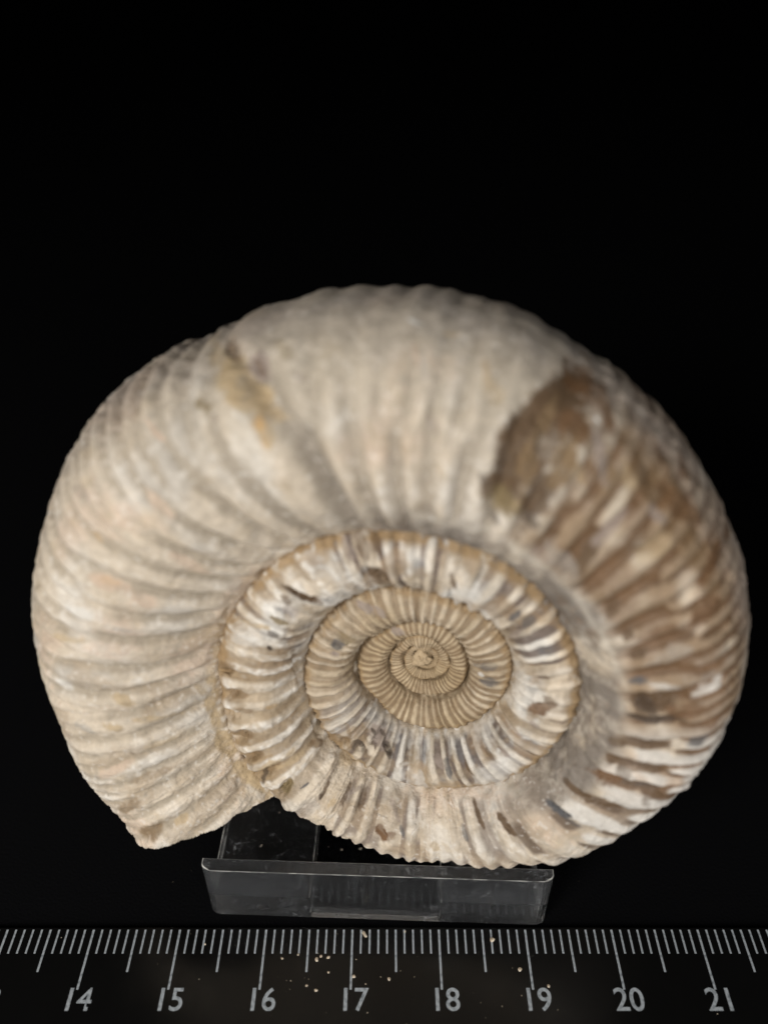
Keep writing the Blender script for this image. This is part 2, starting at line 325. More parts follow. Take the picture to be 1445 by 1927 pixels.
DENTS=[(-0.599, -0.905, 0.084, -0.068, -0.046, -0.078, 0.07), (-0.807, -0.914, 0.165, -0.006, -0.025, -0.105, 0.035), (-0.277, -0.906, 0.054, -0.083, -0.037, -0.018, 0.05), (-0.456, -0.808, 0.096, -0.092, -0.049, -0.053, 0.03), (-1.916, -0.22, 0.125, 0.06, -0.013, -0.088, 0.06), (-1.922, -0.49, 0.134, 0.057, -0.007, -0.081, 0.05), (-1.826, -0.771, 0.139, 0.105, 0.015, -0.083, 0.06), (-1.725, -1.021, 0.149, 0.123, 0.017, -0.066, 0.06), (-1.579, -1.198, 0.169, 0.15, 0.021, -0.06, 0.05), (-1.343, -1.369, 0.076, 0.198, 0.047, -0.024, 0.06), (-1.926, 0.06, 0.111, 0.04, -0.022, -0.08, 0.06), (-1.168, 1.085, 0.182, -0.082, -0.017, -0.048, 0.06), (-0.444, 1.361, 0.126, -0.061, -0.024, -0.085, 0.05), (2.149, 0.594, 0.196, 0.028, 0.017, -0.122, 0.04), (1.922, -0.44, 0.14, -0.01, -0.01, -0.084, 0.03), (-0.255, -1.817, 0.06, -0.126, -0.058, -0.04, 0.04), (1.256, 0.012, 0.146, 0.091, 0.025, -0.084, 0.03), (0.751, 3.011, 0.175, 0.356, 0.156, -0.082, 0.02), (0.587, 2.447, 0.137, -0.089, -0.042, -0.083, 0.02), (-1.759, 3.452, 0.127, -0.041, -0.061, -0.028, 0.04), (-1.445, 3.404, 0.067, -0.073, -0.075, -0.029, 0.04), (0.918, 2.566, 0.051, 0.28, 0.07, -0.017, 0.02), (1.544, -1.018, 0.143, -0.049, -0.021, -0.056, 0.03), (-1.278, -0.028, 0.018, -0.331, -0.028, 0.032, 0.03), (-1.058, -0.817, 0.069, -0.176, -0.041, -0.005, 0.03)]

# ---------------------------------------------------------------- the ammonite
TILT,YAW=10.95*RAD,-9.9*RAD
N=np.array([math.sin(YAW)*math.cos(TILT),-math.cos(YAW)*math.cos(TILT),math.sin(TILT)])
E1=np.array([math.cos(YAW),math.sin(YAW),0]); E2=np.cross(N,E1)
CENTRE=np.array([0.43474942,6.16141493,3.05891021])
BASE=np.array([0.45,5.6,.32])
# furrows between the ribs, as angles along the coil (the gaps are filled evenly)
FURROW=[-822.5,-813,-804,-794,-787,-779.5,-771.5,-763,-755.5,-748,-740.6,-733.5,-726,-719,-711.5,-704,-696.5,-689,-681.5,-674,-667,-659.5,-651,-643.5,-635.5,-628.5,-621.8,-615,-608.5,-602,-595.7,-588.5,-581,-574.5,-567.5,-561,-554.5,-548,-541.5,-533,-525,-516.5,-509,-502,-494,-484,-475.3,-469.5,-462.5,-453.2,-446.6,-439.6,-430.5,-422.4,-411.6,-396.5,-384.4,-373,-366.5,-358.6,-351,-344.2,-337,-330.4,-324,-317,-310,-302.8,-296.6,-291,-284.8,-278,-272.4,-266.8,-260.6,-253.5,-240.6,-234.3,-226.8,-220.3,-215,-208.8,-201.5,-195.5,-188.2,-182.3,-177,-171,-165.3,-161,-157,-152.5,-147.5,-142,-137,-131]
FURROW=np.array([-822.5-7.1*k for k in range(280,0,-1)]+FURROW+[-126.,-121.])
FURROW[:280]+=1.3*np.sin(np.arange(280)*2.4)
_kn=np.arange(FURROW[0],-121,.5); _k1=ease(_kn,FURROW,np.arange(len(FURROW))+.5)
_f=1.5+.5*smooth(-246,-230,_kn)+.5*(1-smooth(-300,-284,_kn)); _k2=np.concatenate([[0],np.cumsum(np.diff(_k1)*_f[1:])])
def rib_phase(deg): return np.interp(deg,_kn,_k1),np.interp(deg,_kn,_k2)
def build_whorl(d0,d1,step,n1,n2,nb,end=None):
    deg=np.arange(d0,d1+step*.5,step)
    r,z,x,s,R=section(deg,n1,n2,nb)
    rows,cols=r.shape
    x=np.clip(x,-.2,1.0)
    t=deg[:,None]*RAD
    P=np.stack([r*np.cos(t),r*np.sin(t),z],-1)
    # normals of the smooth tube
    du=np.gradient(P,axis=0); dv=np.gradient(P,axis=1)
    nn=np.cross(dv,du); L=np.linalg.norm(nn,axis=-1,keepdims=True); nn/=np.maximum(L,1e-12)
    sgn=np.sign((nn[...,2]*np.sign(z+1e-9)).mean()); nn*=sgn if sgn else 1
    D=np.broadcast_to(deg[:,None],r.shape)
    outer=smooth(-520,-440,D)
    front=z>=0
    xv=np.where(front,x,1.0)
    # --- ribs
    low=noise(P,1.1,1); mid=noise(P,3.2,2)
    bend=-1.2*np.sin(np.clip(xv,0,1)*3.14)*outer-2.2*smooth(.35,1,xv)*smooth(-440,-400,D)*(1-smooth(-352,-335,D))
    ph,ph2=rib_phase(D+bend+low*.7+mid*.25)
    ridx=np.floor(ph); 
    rnd=np.modf(np.abs(np.sin(ridx*12.9898)*43758.5))[0]
    rn2=np.modf(np.abs(np.sin(np.floor(ph+.5)*78.233)*9358.5))[0]
    fork0=.50+.16*(rnd-.5)+.3*(1-outer)
    m=smooth(0,.25,xv-fork0)
    c1=np.cos(2*np.pi*ph)
    leftq=smooth(-262,-240,D)
    ex=1.55+.25*smooth(-900,-850,D)-.5*smooth(-490,-440,D)-.45*smooth(-395,-350,D)-.1*leftq
    w1=((1+c1)/2)**ex
    c2=np.cos(2*np.pi*ph2); w2=((1+c2)/2)**.9
    rib=w1*(1-m)+w2*m
    wall=smooth(-425,-385,D)*(1-smooth(-285,-235,D))
    inner_fade=smooth(.0,.10,x)*(1-wall)+wall*(.16*smooth(.03,.1,x)+.84*smooth(.17,.29,x+.07*mid+.03*low))
    amp=R*(.034*(1-outer)+.026*outer)*inner_fade
    amp=amp*(1-.42*(1-smooth(-1300,-1050,D)))*(1-(1-outer)*smooth(-905,-870,-np.abs(D+1000)-770)*0)*(1-.75*(1-smooth(-870,-850,D))*smooth(-.05,.35,noise(P,2.4,81)))*(1-.55*smooth(-870,-850,D)*(1-smooth(-520,-490,D))*smooth(.05,.45,noise(P,2.0,82)))*(1-.25*(1-outer))
    amp=amp*(1-.58*smooth(.45,.95,xv)*outer)*(1+.5*low+(.25+.65*(1-outer))*mid)*(.65+.6*(rnd*(1-m)+m*.6))
    amp=amp*(1-.5*smooth(-186,-160,D))*(1-.18*leftq)*(1+.05*smooth(-300,-285,D)*(1-smooth(-250,-240,D))); amp=amp*(1-.62*smooth(.68,.88,xv)*smooth(-400,-340,D)*(1-smooth(-246,-236,D)))*(1-.3*smooth(.8,.97,xv)*(1-smooth(-440,-420,D))*outer)
    amp=amp*(1-.25*smooth(-470,-430,D)*(1-smooth(-420,-400,D)))
    sect=smooth(-620,-585,D)*(1-smooth(-500,-485,D)); amp=amp*(1-.38*sect)*(1+1.0*leftq*smooth(.78,.94,xv))*(1-.22*leftq*(1-smooth(.75,.9,xv)))*(1-.15*(1-outer)*smooth(-870,-850,D))
    # weak relief high on the flank at the top and upper left of the last whorl
    amp=amp*(1-.18*smooth(-320,-280,D)*(1-smooth(-205,-190,D))*smooth(.42,.66,xv)*(1-smooth(.86,.97,xv)))
    # growth halt: a broad slanting furrow on the left of the top
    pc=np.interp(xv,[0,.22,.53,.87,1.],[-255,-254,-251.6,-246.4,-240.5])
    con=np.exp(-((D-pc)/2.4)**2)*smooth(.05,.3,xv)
    amp=amp*(1-.6*(1-smooth(-1620,-1440,D)))
    disp=-.030*R*np.exp(-(x/.07)**2)*(1-smooth(-880,-800,D))+amp*(rib-.5-.45*smooth(.7,.95,xv)*outer)-.016*smooth(.6,.95,xv)*outer-.032*R*con*(1-smooth(.8,.98,xv))
    nz=noise(P,5,3)*.012+noise(P,13,4)*.0055+noise(P,30,5)*.0026
    rough_zone=.6+.8*smooth(0,.6,noise(P,.9,6)+.2)
    # chipped and eroded parts: the crumbly seam, the umbilical wall
    seamz=np.exp(-(x/.05)**2)+.8*wall*(1-smooth(.2,.3,x))
    nz=nz*rough_zone*np.minimum(1,(R/2.2)**.6)*(1+1.1*(1-smooth(-900,-830,D)))+seamz*noise(P,9,7)*.02*np.minimum(1,R/3)
    disp=disp+nz
    # thin outer layer of the shell, flaked off in patches; fibres along the ribs
    fp=np.stack([D*RAD*R,xv*R*.35,np.where(front,0,5.)],-1)
    fl=noise(fp,2.4,61)+.5*noise(fp,6,62)+.28*noise(fp,15,63)
    flake=smooth(.02,.09,fl); flake2=smooth(-.32,-.26,fl)
    fib=noise(np.stack([D*RAD*R,xv*R*.12,np.where(front,0,5.)],-1),18,64)+.6*noise(np.stack([D*RAD*R,xv*R*.2,np.where(front,0,5.)],-1),38,65)
    sz_=np.minimum(1,R/2.6)*(1-.6*smooth(-330,-300,D)*(1-smooth(-175,-158,D)))
    disp=disp+(.0085*flake+.006*flake2+.0035*fib*(1+2.6*(1-outer)*smooth(-1250,-1000,D)))*sz_*smooth(.03,.1,x)
    crum=smooth(-170,-150,D)+smooth(-505,-485,D)*(1-smooth(-440,-415,D))+.5*smooth(-210,-180,D)
    disp=disp+crum*(.006*noise(fp,20,66)+.005*np.abs(noise(P,24,67))-.004)
    heart=1-smooth(-1620,-1440,D)
    disp=disp+heart*(.030*noise(P,6,68)+.018*noise(P,13,69))+(1-smooth(-1150,-900,D))*.010*noise(P,9,70)
    for sx,sy,ax,ay,bx,by,dp in DENTS:
        rad=1.6*(math.hypot(ax,ay)+math.hypot(bx,by)); idx=np.nonzero((np.abs(P[...,0]-sx)<rad)&(np.abs(P[...,1]-sy)<rad)&front)
        det=ax*by-ay*bx
        if len(idx[0]) and abs(det)>1e-7:
            dx=P[...,0][idx]-sx; dy=P[...,1][idx]-sy
            dist=np.hypot((dx*by-dy*bx)/det,(ax*dy-ay*dx)/det)+.5*mid[idx]
            disp[idx]-=dp*(1-smooth(.35,1.15,dist))*(1+.8*noise(P[idx],18,33))
    return dict(deg=deg,D=D,P=P,n=nn,disp=disp,rib=rib,m=m,x=x,xv=xv,R=R,s=s,front=front,outer=outer,wall=wall,low=low,mid=mid,amp=amp,ph=ph,con=con,rnd=rnd,rn2=rn2,leftq=leftq,sect=sect,flake=flake,flake2=flake2,fib=fib)
def end_of_shell(x,P):
    e=np.interp(x,[0,.03,.08,.14,.2,.26,.32,.4,.6,1.],[-132.6,-134.3,-135.8,-137.2,-138,-139,-140.8,-141.4,-143.0,-148.5])
    return e+noise(P,2.6,21)*1.2+noise(P,7,22)*.7
C_=lambda *v:np.array(v,float)
CREAM=C_(.575,.50,.405); WHITE=C_(.66,.64,.605); TAN=C_(.43,.33,.205); BROWN=C_(.105,.066,.037); DARK=C_(.055,.04,.03)
MAUVE=C_(.285,.235,.205); SLATE=C_(.085,.085,.09); MUD_SHADE=C_(.205,.138,.075); OCHRE=C_(.41,.31,.18); ORANGE=C_(.46,.30,.14); OLIVE=C_(.20,.15,.075); PINK=C_(.555,.435,.34); GREYW=C_(.40,.375,.34)
PAL=dict(T=TAN,B=BROWN,D=DARK,G=MAUVE,K=SLATE,M=MUD_SHADE,R=C_(.15,.083,.042),O=ORANGE,V=OLIVE,P=PINK,W=WHITE,Y=OCHRE,S=GREYW,C=CREAM)
def paint(w):
    P,x,xv,D,rib,R=w['P'],w['x'],w['xv'],w['D'],w['rib'],w['R']
    low,mid,outer,wall=w['low'],w['mid'],w['outer'],w['wall']
    rows,cols=x.shape
    col=np.broadcast_to(CREAM,(rows,cols,3)).copy(); gloss=np.zeros((rows,cols))
    def mix(c,k):
        nonlocal col
        k=np.clip(k,0,1)[...,None]; col=col*(1-k)+c*k
    # coordinates stretched along the ribs
    rp=np.stack([D*RAD*R*1.0,xv*R*.13,np.broadcast_to(np.sign(P[...,2]),x.shape)*3],-1)
    st=noise(rp,3.2,8); st2=noise(rp,8,9); fine=noise(P,14,10); fine2=noise(P,30,11); blot=noise(P,2.0,12)
    groove=(1-smooth(.10,.70,rib+.10*fine)); rn2=w['rn2']; leftq=w['leftq']
    mix(WHITE,.5*smooth(-.1,.6,blot+.3*fine+.25*st)); 
    mix(GREYW,.38*smooth(.1,.6,st-.2*fine))
    mix(PINK,.7*smooth(.12,.55,noise(P,1.3,13)+.25*fine)*outer)
    mix(TAN,.30*smooth(.2,.6,noise(P,4.5,14)+.3*fine2)*(.4+.6*outer))
    calm=(1-.75*smooth(-330,-300,D)*(1-smooth(-175,-158,D))*smooth(.05,.1,xv)); fk=w['flake'][...,None]*calm[...,None]; col=col*(.95+.07*fk+.05*w['flake2'][...,None]+.07*np.clip(w['fib'],-1,1)[...,None]); mix(C_(.45,.365,.27),(1-w['flake2'])*.35*outer*calm)
    mix(WHITE,.3*w['flake']*calm*smooth(-.2,.3,mid))
    # old whorls: more ochre towards the middle
    core=1-smooth(-1080,-640,D)
    mix(C_(.44,.345,.225),core*(.62+.5*blot)); mix(C_(.43,.33,.205),.65*(1-smooth(-1250,-1080,D))); mix(C_(.24,.165,.095),.5*(1-smooth(-1150,-900,D))*smooth(.1,.45,noise(P,7,77)+.4*fine)); mix(C_(.52,.43,.30),.45*(1-smooth(-1150,-900,D))*smooth(.15,.5,noise(P,9,78))); mix(C_(.21,.15,.095),core*.35*smooth(.15,.5,noise(P,3.6,71)+.3*fine))
    mid_w=smooth(-900,-840,D)*(1-smooth(-560,-480,D))
    # brown dirt in the old whorls' grooves; other grooves just darker
    gd=groove*smooth(.0,.5,.18+.45*rn2+st+.3*blot)*w_in(w)
    mix(C_(.235,.165,.095),gd*(.55*(1-outer)+.12*outer))
    mix(C_(.17,.115,.066),groove*core*.66*w_in(w))
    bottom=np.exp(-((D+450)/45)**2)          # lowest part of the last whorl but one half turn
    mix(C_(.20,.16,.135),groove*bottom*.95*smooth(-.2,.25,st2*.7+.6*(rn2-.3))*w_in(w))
    mix(WHITE*.93,mid_w*.8*smooth(-.3,.3,st2+blot)); mix(C_(.13,.10,.085),groove*mid_w*.95*smooth(-.12,.35,st*.8+.6*(rn2-.45)+.15*fine)*w_in(w)); mix(SLATE*1.6,groove*mid_w*.6*smooth(.25,.5,st2)*w_in(w))
    left=smooth(-270,-235,D)
    mix(C_(.35,.30,.235),groove*left*.85*(1-.75*smooth(.55,.95,xv))*smooth(-.4,.2,st+mid*.5+.3)*w_in(w))
    top=smooth(-335,-300,D)*(1-smooth(-245,-225,D))
    mix(C_(.34,.295,.24),groove*top*.85*(1-.7*smooth(.55,.95,xv))); mix(C_(.25,.22,.185),w['con']*.85*(1-smooth(.85,.98,xv)))  # growth-halt furrow painted grey for the shadow in it
    mix(C_(.43,.385,.315),top*.4*smooth(.4,.8,xv))
    mix(OCHRE,(1-groove)*(1-outer)*.35*smooth(.05,.5,blot+.3*mid))
    mix(C_(.30,.21,.125),mid_w*.55*smooth(.18,.5,noise(P,3.0,72)+.35*st2+.2*fine))
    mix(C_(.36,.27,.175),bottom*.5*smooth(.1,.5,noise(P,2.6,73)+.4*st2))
    mix(C_(.37,.29,.205),smooth(-200,-185,D)*.5*smooth(.12,.5,noise(fp_(w),3.,74)+.35*fine))
    pk=w['sect']*smooth(-560,-535,D)  # pockets beside the outer whorl: its cast shadow put into the groove colour
    mix(MUD_SHADE,groove*pk*.85*smooth(.35,.7,xv+.3*st)); mix(C_(.36,.27,.17),groove*pk*.6); mix(WHITE,w['sect']*(1-groove)*.6*smooth(-.1,.5,w['fib']))
    old=(1-outer)*smooth(-1300,-1050,D); col*=(1+.16*np.clip(w['fib'],-1.2,1.2)*old)[...,None]
    mix(C_(.27,.205,.135),old*.5*smooth(.22,.5,noise(rp,14,75)+.35*fine)*w_in(w)); mix(WHITE*.95,old*.45*smooth(.25,.55,noise(rp,12,76)+.3*fine)*mid_w)
    # seam mud
    sm=np.exp(-(np.maximum(x,0)/(.055+.03*mid))**2)
    lft=smooth(-215,-190,D)
    mix(TAN,sm*(.75*lft+.55*(1-outer))*smooth(-.35,.2,fine+.4*mid))
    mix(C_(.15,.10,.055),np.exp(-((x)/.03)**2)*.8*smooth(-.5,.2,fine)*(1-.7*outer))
    mix(C_(.185,.13,.075),np.exp(-(x/(.075+.05*mid))**2)*.85*(1-smooth(-900,-820,D))*smooth(-.3,.3,fine+.7*mid+.1))
    # outer edge of an old whorl, where the next one meets it
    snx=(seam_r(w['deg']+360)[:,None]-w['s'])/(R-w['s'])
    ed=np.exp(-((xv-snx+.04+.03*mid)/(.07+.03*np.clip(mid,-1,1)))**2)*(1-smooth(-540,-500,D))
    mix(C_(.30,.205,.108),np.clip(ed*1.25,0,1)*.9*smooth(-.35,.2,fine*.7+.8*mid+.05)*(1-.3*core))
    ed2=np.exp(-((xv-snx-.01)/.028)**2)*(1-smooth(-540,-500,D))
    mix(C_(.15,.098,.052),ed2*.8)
    # umbilical wall: grey mud, with the shade there painted in
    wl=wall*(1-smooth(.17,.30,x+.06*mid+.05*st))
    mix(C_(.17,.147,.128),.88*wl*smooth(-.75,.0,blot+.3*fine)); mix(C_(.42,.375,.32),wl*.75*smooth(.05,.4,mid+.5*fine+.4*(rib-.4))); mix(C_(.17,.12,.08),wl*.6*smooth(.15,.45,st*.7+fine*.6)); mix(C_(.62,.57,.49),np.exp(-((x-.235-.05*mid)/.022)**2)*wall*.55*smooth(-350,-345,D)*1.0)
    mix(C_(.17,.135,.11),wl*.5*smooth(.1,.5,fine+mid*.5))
    # right hand side: brown calcite shows in the grooves, chalky shell left on the ridges
    rt=smooth(-402,-372,D)*(1-smooth(-294,-285,D+6*smooth(.3,.9,xv)+3*mid))
    body=smooth(.18,.34,xv+.05*mid)
    rp2=np.stack([D*RAD*R,xv*R*.10,P[...,2]*0],-1); str1=noise(rp2,5.5,41); str2=noise(rp2,11,42)
    cal=rt*body*smooth(-.15,.30,.46*(groove*2-1)+.44*str1+.24*mid+.24*str2+.10*blot+.10)
    cal=cal*(1-.25*smooth(.85,.99,xv))
    mix(C_(.26,.182,.113),rt*body*.92*smooth(-.75,.05,mid+str2*.5)*smooth(-400,-345,D)); mix(MAUVE*1.1,rt*body*.22*smooth(.05,.5,str2+.4*fine))
    br=C_(.122,.068,.034)*(1+.4*str2[...,None])
    mix(br,.86*cal)
    mix(WHITE*.58,rt*body*.28*(1-.97*smooth(-345,-322,D))*smooth(.22,.55,str1*.5+mid*.6+fine*.25+.25*str2)*smooth(.35,.75,rib))
    mix(WHITE*.95,smooth(-402,-395,D)*(1-smooth(-358,-350,D))*body*smooth(.3,.6,rib)*.75*smooth(-.3,.1,mid+.4))
    gloss=np.maximum(gloss,cal)
    low_r=smooth(-440,-415,D)*(1-smooth(-402,-385,D))
    mix(C_(.12,.085,.06),smooth(-425,-410,D)*(1-smooth(-352,-345,D))*(1-smooth(.03,.20,rib))*smooth(.2,.3,xv)*(1-smooth(.7,.85,xv))*smooth(-.35,.1,st+.2)*.85)
    # venter a little greyer and chipped
    mix(C_(.42,.365,.325),.6*smooth(.82,1,xv)*outer*(.6+.4*smooth(-.2,.3,blot)))
    mix(WHITE,.4*smooth(.40,.5,fine2*.6+.6*fine)*outer*(1-rt))
    # stains and seam-pocket shadows, each with a place and an outline of its own (shell plane, cm, baked from image pixels)
    X=P[...,0]; Y=P[...,1]; wob=.55*noise(P,5.5,15)+.35*noise(P,13,16)+.2*fine2
    fr=w['front']
    for sx,sy,ax,ay,bx,by,c,k,g in STAINS_AND_SHADE:
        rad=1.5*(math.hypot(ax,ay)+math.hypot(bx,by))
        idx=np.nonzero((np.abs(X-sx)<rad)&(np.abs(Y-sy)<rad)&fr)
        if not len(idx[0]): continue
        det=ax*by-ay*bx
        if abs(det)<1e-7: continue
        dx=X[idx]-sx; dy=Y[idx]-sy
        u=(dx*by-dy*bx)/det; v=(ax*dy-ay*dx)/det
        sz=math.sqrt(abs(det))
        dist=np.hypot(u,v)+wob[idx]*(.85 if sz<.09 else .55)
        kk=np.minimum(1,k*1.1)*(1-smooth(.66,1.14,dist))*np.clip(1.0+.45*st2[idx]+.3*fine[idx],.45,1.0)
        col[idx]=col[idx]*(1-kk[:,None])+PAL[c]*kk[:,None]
        if g: gloss[idx]=np.maximum(gloss[idx],g*kk)
    col*=(1+.08*fine[...,None]+.055*fine2[...,None]+.06*st2[...,None])
    return np.clip(col,.01,.8),np.clip(gloss,0,1)
def fp_(w): return np.stack([w['D']*RAD*w['R'],w['xv']*w['R']*.25,w['P'][...,2]*0],-1)
def w_in(w): return smooth(.03,.12,w['x'])

shell_mat,nt,bs=material('chalky_fossil_shell',rough=.8,spec=.25)
at=node(nt,'ShaderNodeAttribute',attribute_name='tint'); ag=node(nt,'ShaderNodeAttribute',attribute_name='gloss')
tc=node(nt,'ShaderNodeTexCoord')
n1=node(nt,'ShaderNodeTexNoise',Scale=2600.,Detail=5.,Roughness=.65); nt.links.new(tc.outputs['Object'],n1.inputs['Vector'])
n2=node(nt,'ShaderNodeTexNoise',Scale=900.,Detail=6.,Roughness=.7); nt.links.new(tc.outputs['Object'],n2.inputs['Vector'])
mr=node(nt,'ShaderNodeMapRange'); mr.inputs['From Min'].default_value=.3; mr.inputs['From Max'].default_value=.72; mr.inputs['To Min'].default_value=.88; mr.inputs['To Max'].default_value=1.11
nt.links.new(n2.outputs['Fac'],mr.inputs['Value'])
mx=node(nt,'ShaderNodeMix',data_type='RGBA',blend_type='MULTIPLY'); mx.inputs['Factor'].default_value=1
nt.links.new(at.outputs['Color'],mx.inputs[6]); nt.links.new(mr.outputs['Result'],mx.inputs[7])
nt.links.new(mx.outputs[2],bs.inputs['Base Color'])
rr=node(nt,'ShaderNodeMapRange'); rr.inputs['To Min'].default_value=.82; rr.inputs['To Max'].default_value=.36
nt.links.new(ag.outputs['Fac'],rr.inputs['Value']); nt.links.new(rr.outputs['Result'],bs.inputs['Roughness'])
bp=node(nt,'ShaderNodeBump',Strength=.6,Distance=.00025); nt.links.new(n1.outputs['Fac'],bp.inputs['Height'])
bp2=node(nt,'ShaderNodeBump',Strength=.16,Distance=.0004); nt.links.new(n2.outputs['Fac'],bp2.inputs['Height']); nt.links.new(bp.outputs['Normal'],bp2.inputs['Normal'])
nt.links.new(bp2.outputs['Normal'],bs.inputs['Normal'])

ammonite=bpy.data.objects.new('ammonite',None); coll.objects.link(ammonite)
ammonite.matrix_world=Matrix(((E1[0],E2[0],N[0],BASE[0]*CM),(E1[1],E2[1],N[1],BASE[1]*CM),(E1[2],E2[2],N[2],BASE[2]*CM),(0,0,0,1)))
ammonite.empty_display_size=.01
tag(ammonite,'large cream and brown ribbed ammonite fossil standing on the clear acrylic stand','fossil')
OFF=np.array([(CENTRE-BASE)@E1,(CENTRE-BASE)@E2,(CENTRE-BASE)@N])
lowest=[]
for d0,d1,stp,a,b,nb,label in ((-498,-130,.2,120,130,44,'outer whorl, cream on the left and mottled brown on the right'),
                         (-858,-498,.25,66,60,16,'second whorl, pale grey with dark spots'),
                         (-1218,-858,.3,40,36,10,'third whorl with sharp tan ribs'),
                         (-2700,-1218,.6,22,20,6,'tan innermost whorls at the centre of the coil')):
    w=build_whorl(d0,d1,stp,a,b,nb)
    Q=w['P']+w['n']*w['disp'][...,None]
    keep=None
    if d1==-130:
        e=end_of_shell(w['xv'],w['P']); ok=w['D']<e
        keep=(ok[:-1,:-1]&ok[1:,1:])
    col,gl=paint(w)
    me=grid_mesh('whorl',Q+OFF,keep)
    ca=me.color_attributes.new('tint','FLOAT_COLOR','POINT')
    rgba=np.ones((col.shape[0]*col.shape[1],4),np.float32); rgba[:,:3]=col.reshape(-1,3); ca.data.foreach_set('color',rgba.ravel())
    ga=me.attributes.new('gloss','FLOAT','POINT'); ga.data.foreach_set('value',gl.reshape(-1).astype(np.float32))
    o=link('whorl',me,shell_mat,ammonite); tag(o,label)
    if d1==-130:
        wv=CENTRE+Q[...,0:1]*E1+Q[...,1:2]*E2+Q[...,2:3]*N
        m=ok; zz=np.where(m,wv[...,2],9); k=np.unravel_index(zz.argmin(),zz.shape); print('LOWEST',wv[k],w['D'][k])
        for dd in (-490,-470,-450,-430,-410,-390): 
            i=np.abs(w['deg']-dd).argmin(); print(dd,wv[i,wv[i,:,2].argmin()], wv[i,wv[i,:,1].argmin()])
        # stone filling of the broken end
        i=int(np.abs(w['deg']+147).argmin()); ring=Q[i]
        c=ring.mean(0); tt=np.linspace(0,1,9)[:,None,None]
        cap=c+(ring-c)*tt; tang=np.array([-math.sin(-147*RAD),math.cos(-147*RAD),0])
        cap=cap+tang*.06*(noise(cap,5,31)+noise(cap,12,32)*.5)[...,None]*(1-tt[...,:1]**4)
        capme=grid_mesh('rock_filling',cap+OFF)
        fm,fnt,fb=material('tan_matrix_stone',(.33,.25,.16),.9,.2)
        link('rock_filling',capme,fm,ammonite)

# the first chamber at the very middle
bm=bmesh.new(); bmesh.ops.create_uvsphere(bm,u_segments=40,v_segments=24,radius=1)
p=np.array([v.co[:] for v in bm.verts]); f=1+.34*noise(p,1.5,51)+.22*noise(p,3.6,52)
for v,k in zip(bm.verts,f): v.co=Vector(((v.co.x*.105*k+OFF[0]-.03)*CM,(v.co.y*.10*k+OFF[1]+.005)*CM,(v.co.z*.09*k+.045+OFF[2])*CM))
me=bm_mesh('first_chamber',bm,True); ca=me.color_attributes.new('tint','FLOAT_COLOR','POINT')
for k in range(len(me.vertices)): ca.data[k].color=(.44,.34,.22,1)
link('first_chamber',me,shell_mat,ammonite)

# ---------------------------------------------------------------- table and background
TABLE_Z=-.06
bm=bmesh.new(); bmesh.ops.create_grid(bm,x_segments=8,y_segments=8,size=1.5)
tm,tnt,tb=material('black_table_cloth',(.0025,.0026,.0032),.8,.05)
tn=node(tnt,'ShaderNodeTexNoise',Scale=3000.,Detail=3.); tbp=node(tnt,'ShaderNodeBump',Strength=.4,Distance=.0002)
ttc=node(tnt,'ShaderNodeTexCoord'); tnt.links.new(ttc.outputs['Object'],tn.inputs['Vector']); tnt.links.new(tn.outputs['Fac'],tbp.inputs['Height']); tnt.links.new(tbp.outputs['Normal'],tb.inputs['Normal'])
t=link('table_top',bm_mesh('table_top',bm),tm); t.location=(0,.9,TABLE_Z*CM); tag(t,kind='structure')

# ---------------------------------------------------------------- ruler
RULER_Y=4.765
ruler=bpy.data.objects.new('ruler',None); coll.objects.link(ruler); ruler.location=(0,RULER_Y*CM,TABLE_Z*CM); ruler.empty_display_size=.01
tag(ruler,'black ruler with grey centimetre scale lying in front of the acrylic stand','ruler')
CM0=17.365                                  # scale reading straight under the lens
rm_,rnt,rb=material('black_ruler_plastic',(.004,.004,.004),.16,.36)
rn=node(rnt,'ShaderNodeTexNoise',Scale=350.,Detail=6.,Roughness=.7); rtc=node(rnt,'ShaderNodeTexCoord'); rnt.links.new(rtc.outputs['Object'],rn.inputs['Vector'])
rmr=node(rnt,'ShaderNodeMapRange'); rmr.inputs['To Min'].default_value=.10; rmr.inputs['To Max'].default_value=.34; rnt.links.new(rn.outputs['Fac'],rmr.inputs['Value']); rnt.links.new(rmr.outputs['Result'],rb.inputs['Roughness'])
bm=bmesh.new(); bmesh.ops.create_cube(bm,size=1)
for v in bm.verts:
    v.co=Vector((v.co.x*15*CM,(v.co.y-.5)*3.0*CM,(v.co.z+.5)*.06*CM))
bmesh.ops.bevel(bm,geom=[e for e in bm.edges],offset=.00015,segments=2,affect='EDGES')
link('ruler_blade',bm_mesh('ruler_blade',bm),rm_,ruler)
pm,pnt,pb=material('grey_print',(.30,.335,.37),.6,.3)
pn=node(pnt,'ShaderNodeTexNoise',Scale=2500.,Detail=4.); ptc=node(pnt,'ShaderNodeTexCoord'); pnt.links.new(ptc.outputs['Object'],pn.inputs['Vector'])
pr=node(pnt,'ShaderNodeValToRGB'); pr.color_ramp.elements[0].position=.30; pr.color_ramp.elements[0].color=(.14,.16,.18,1); pr.color_ramp.elements[1].position=.55; pr.color_ramp.elements[1].color=(.36,.395,.43,1)
pnt.links.new(pn.outputs['Fac'],pr.inputs['Fac']); pnt.links.new(pr.outputs['Color'],pb.inputs['Base Color'])
PRINT_Z=.0605*CM+.00001
def strip(name,w,l):
    bm=bmesh.new(); vs=[bm.verts.new((x*CM,y*CM,0)) for x,y in ((-w/2,-l),(w/2,-l),(w/2,0),(-w/2,0))]; bm.faces.new(vs)
    me=bm_mesh(name,bm); me.materials.append(pm); return me
marks={'millimetre_mark':strip('millimetre_mark',.022,.27),'half_centimetre_mark':strip('half_centimetre_mark',.024,.47),'centimetre_mark':strip('centimetre_mark',.025,.655)}
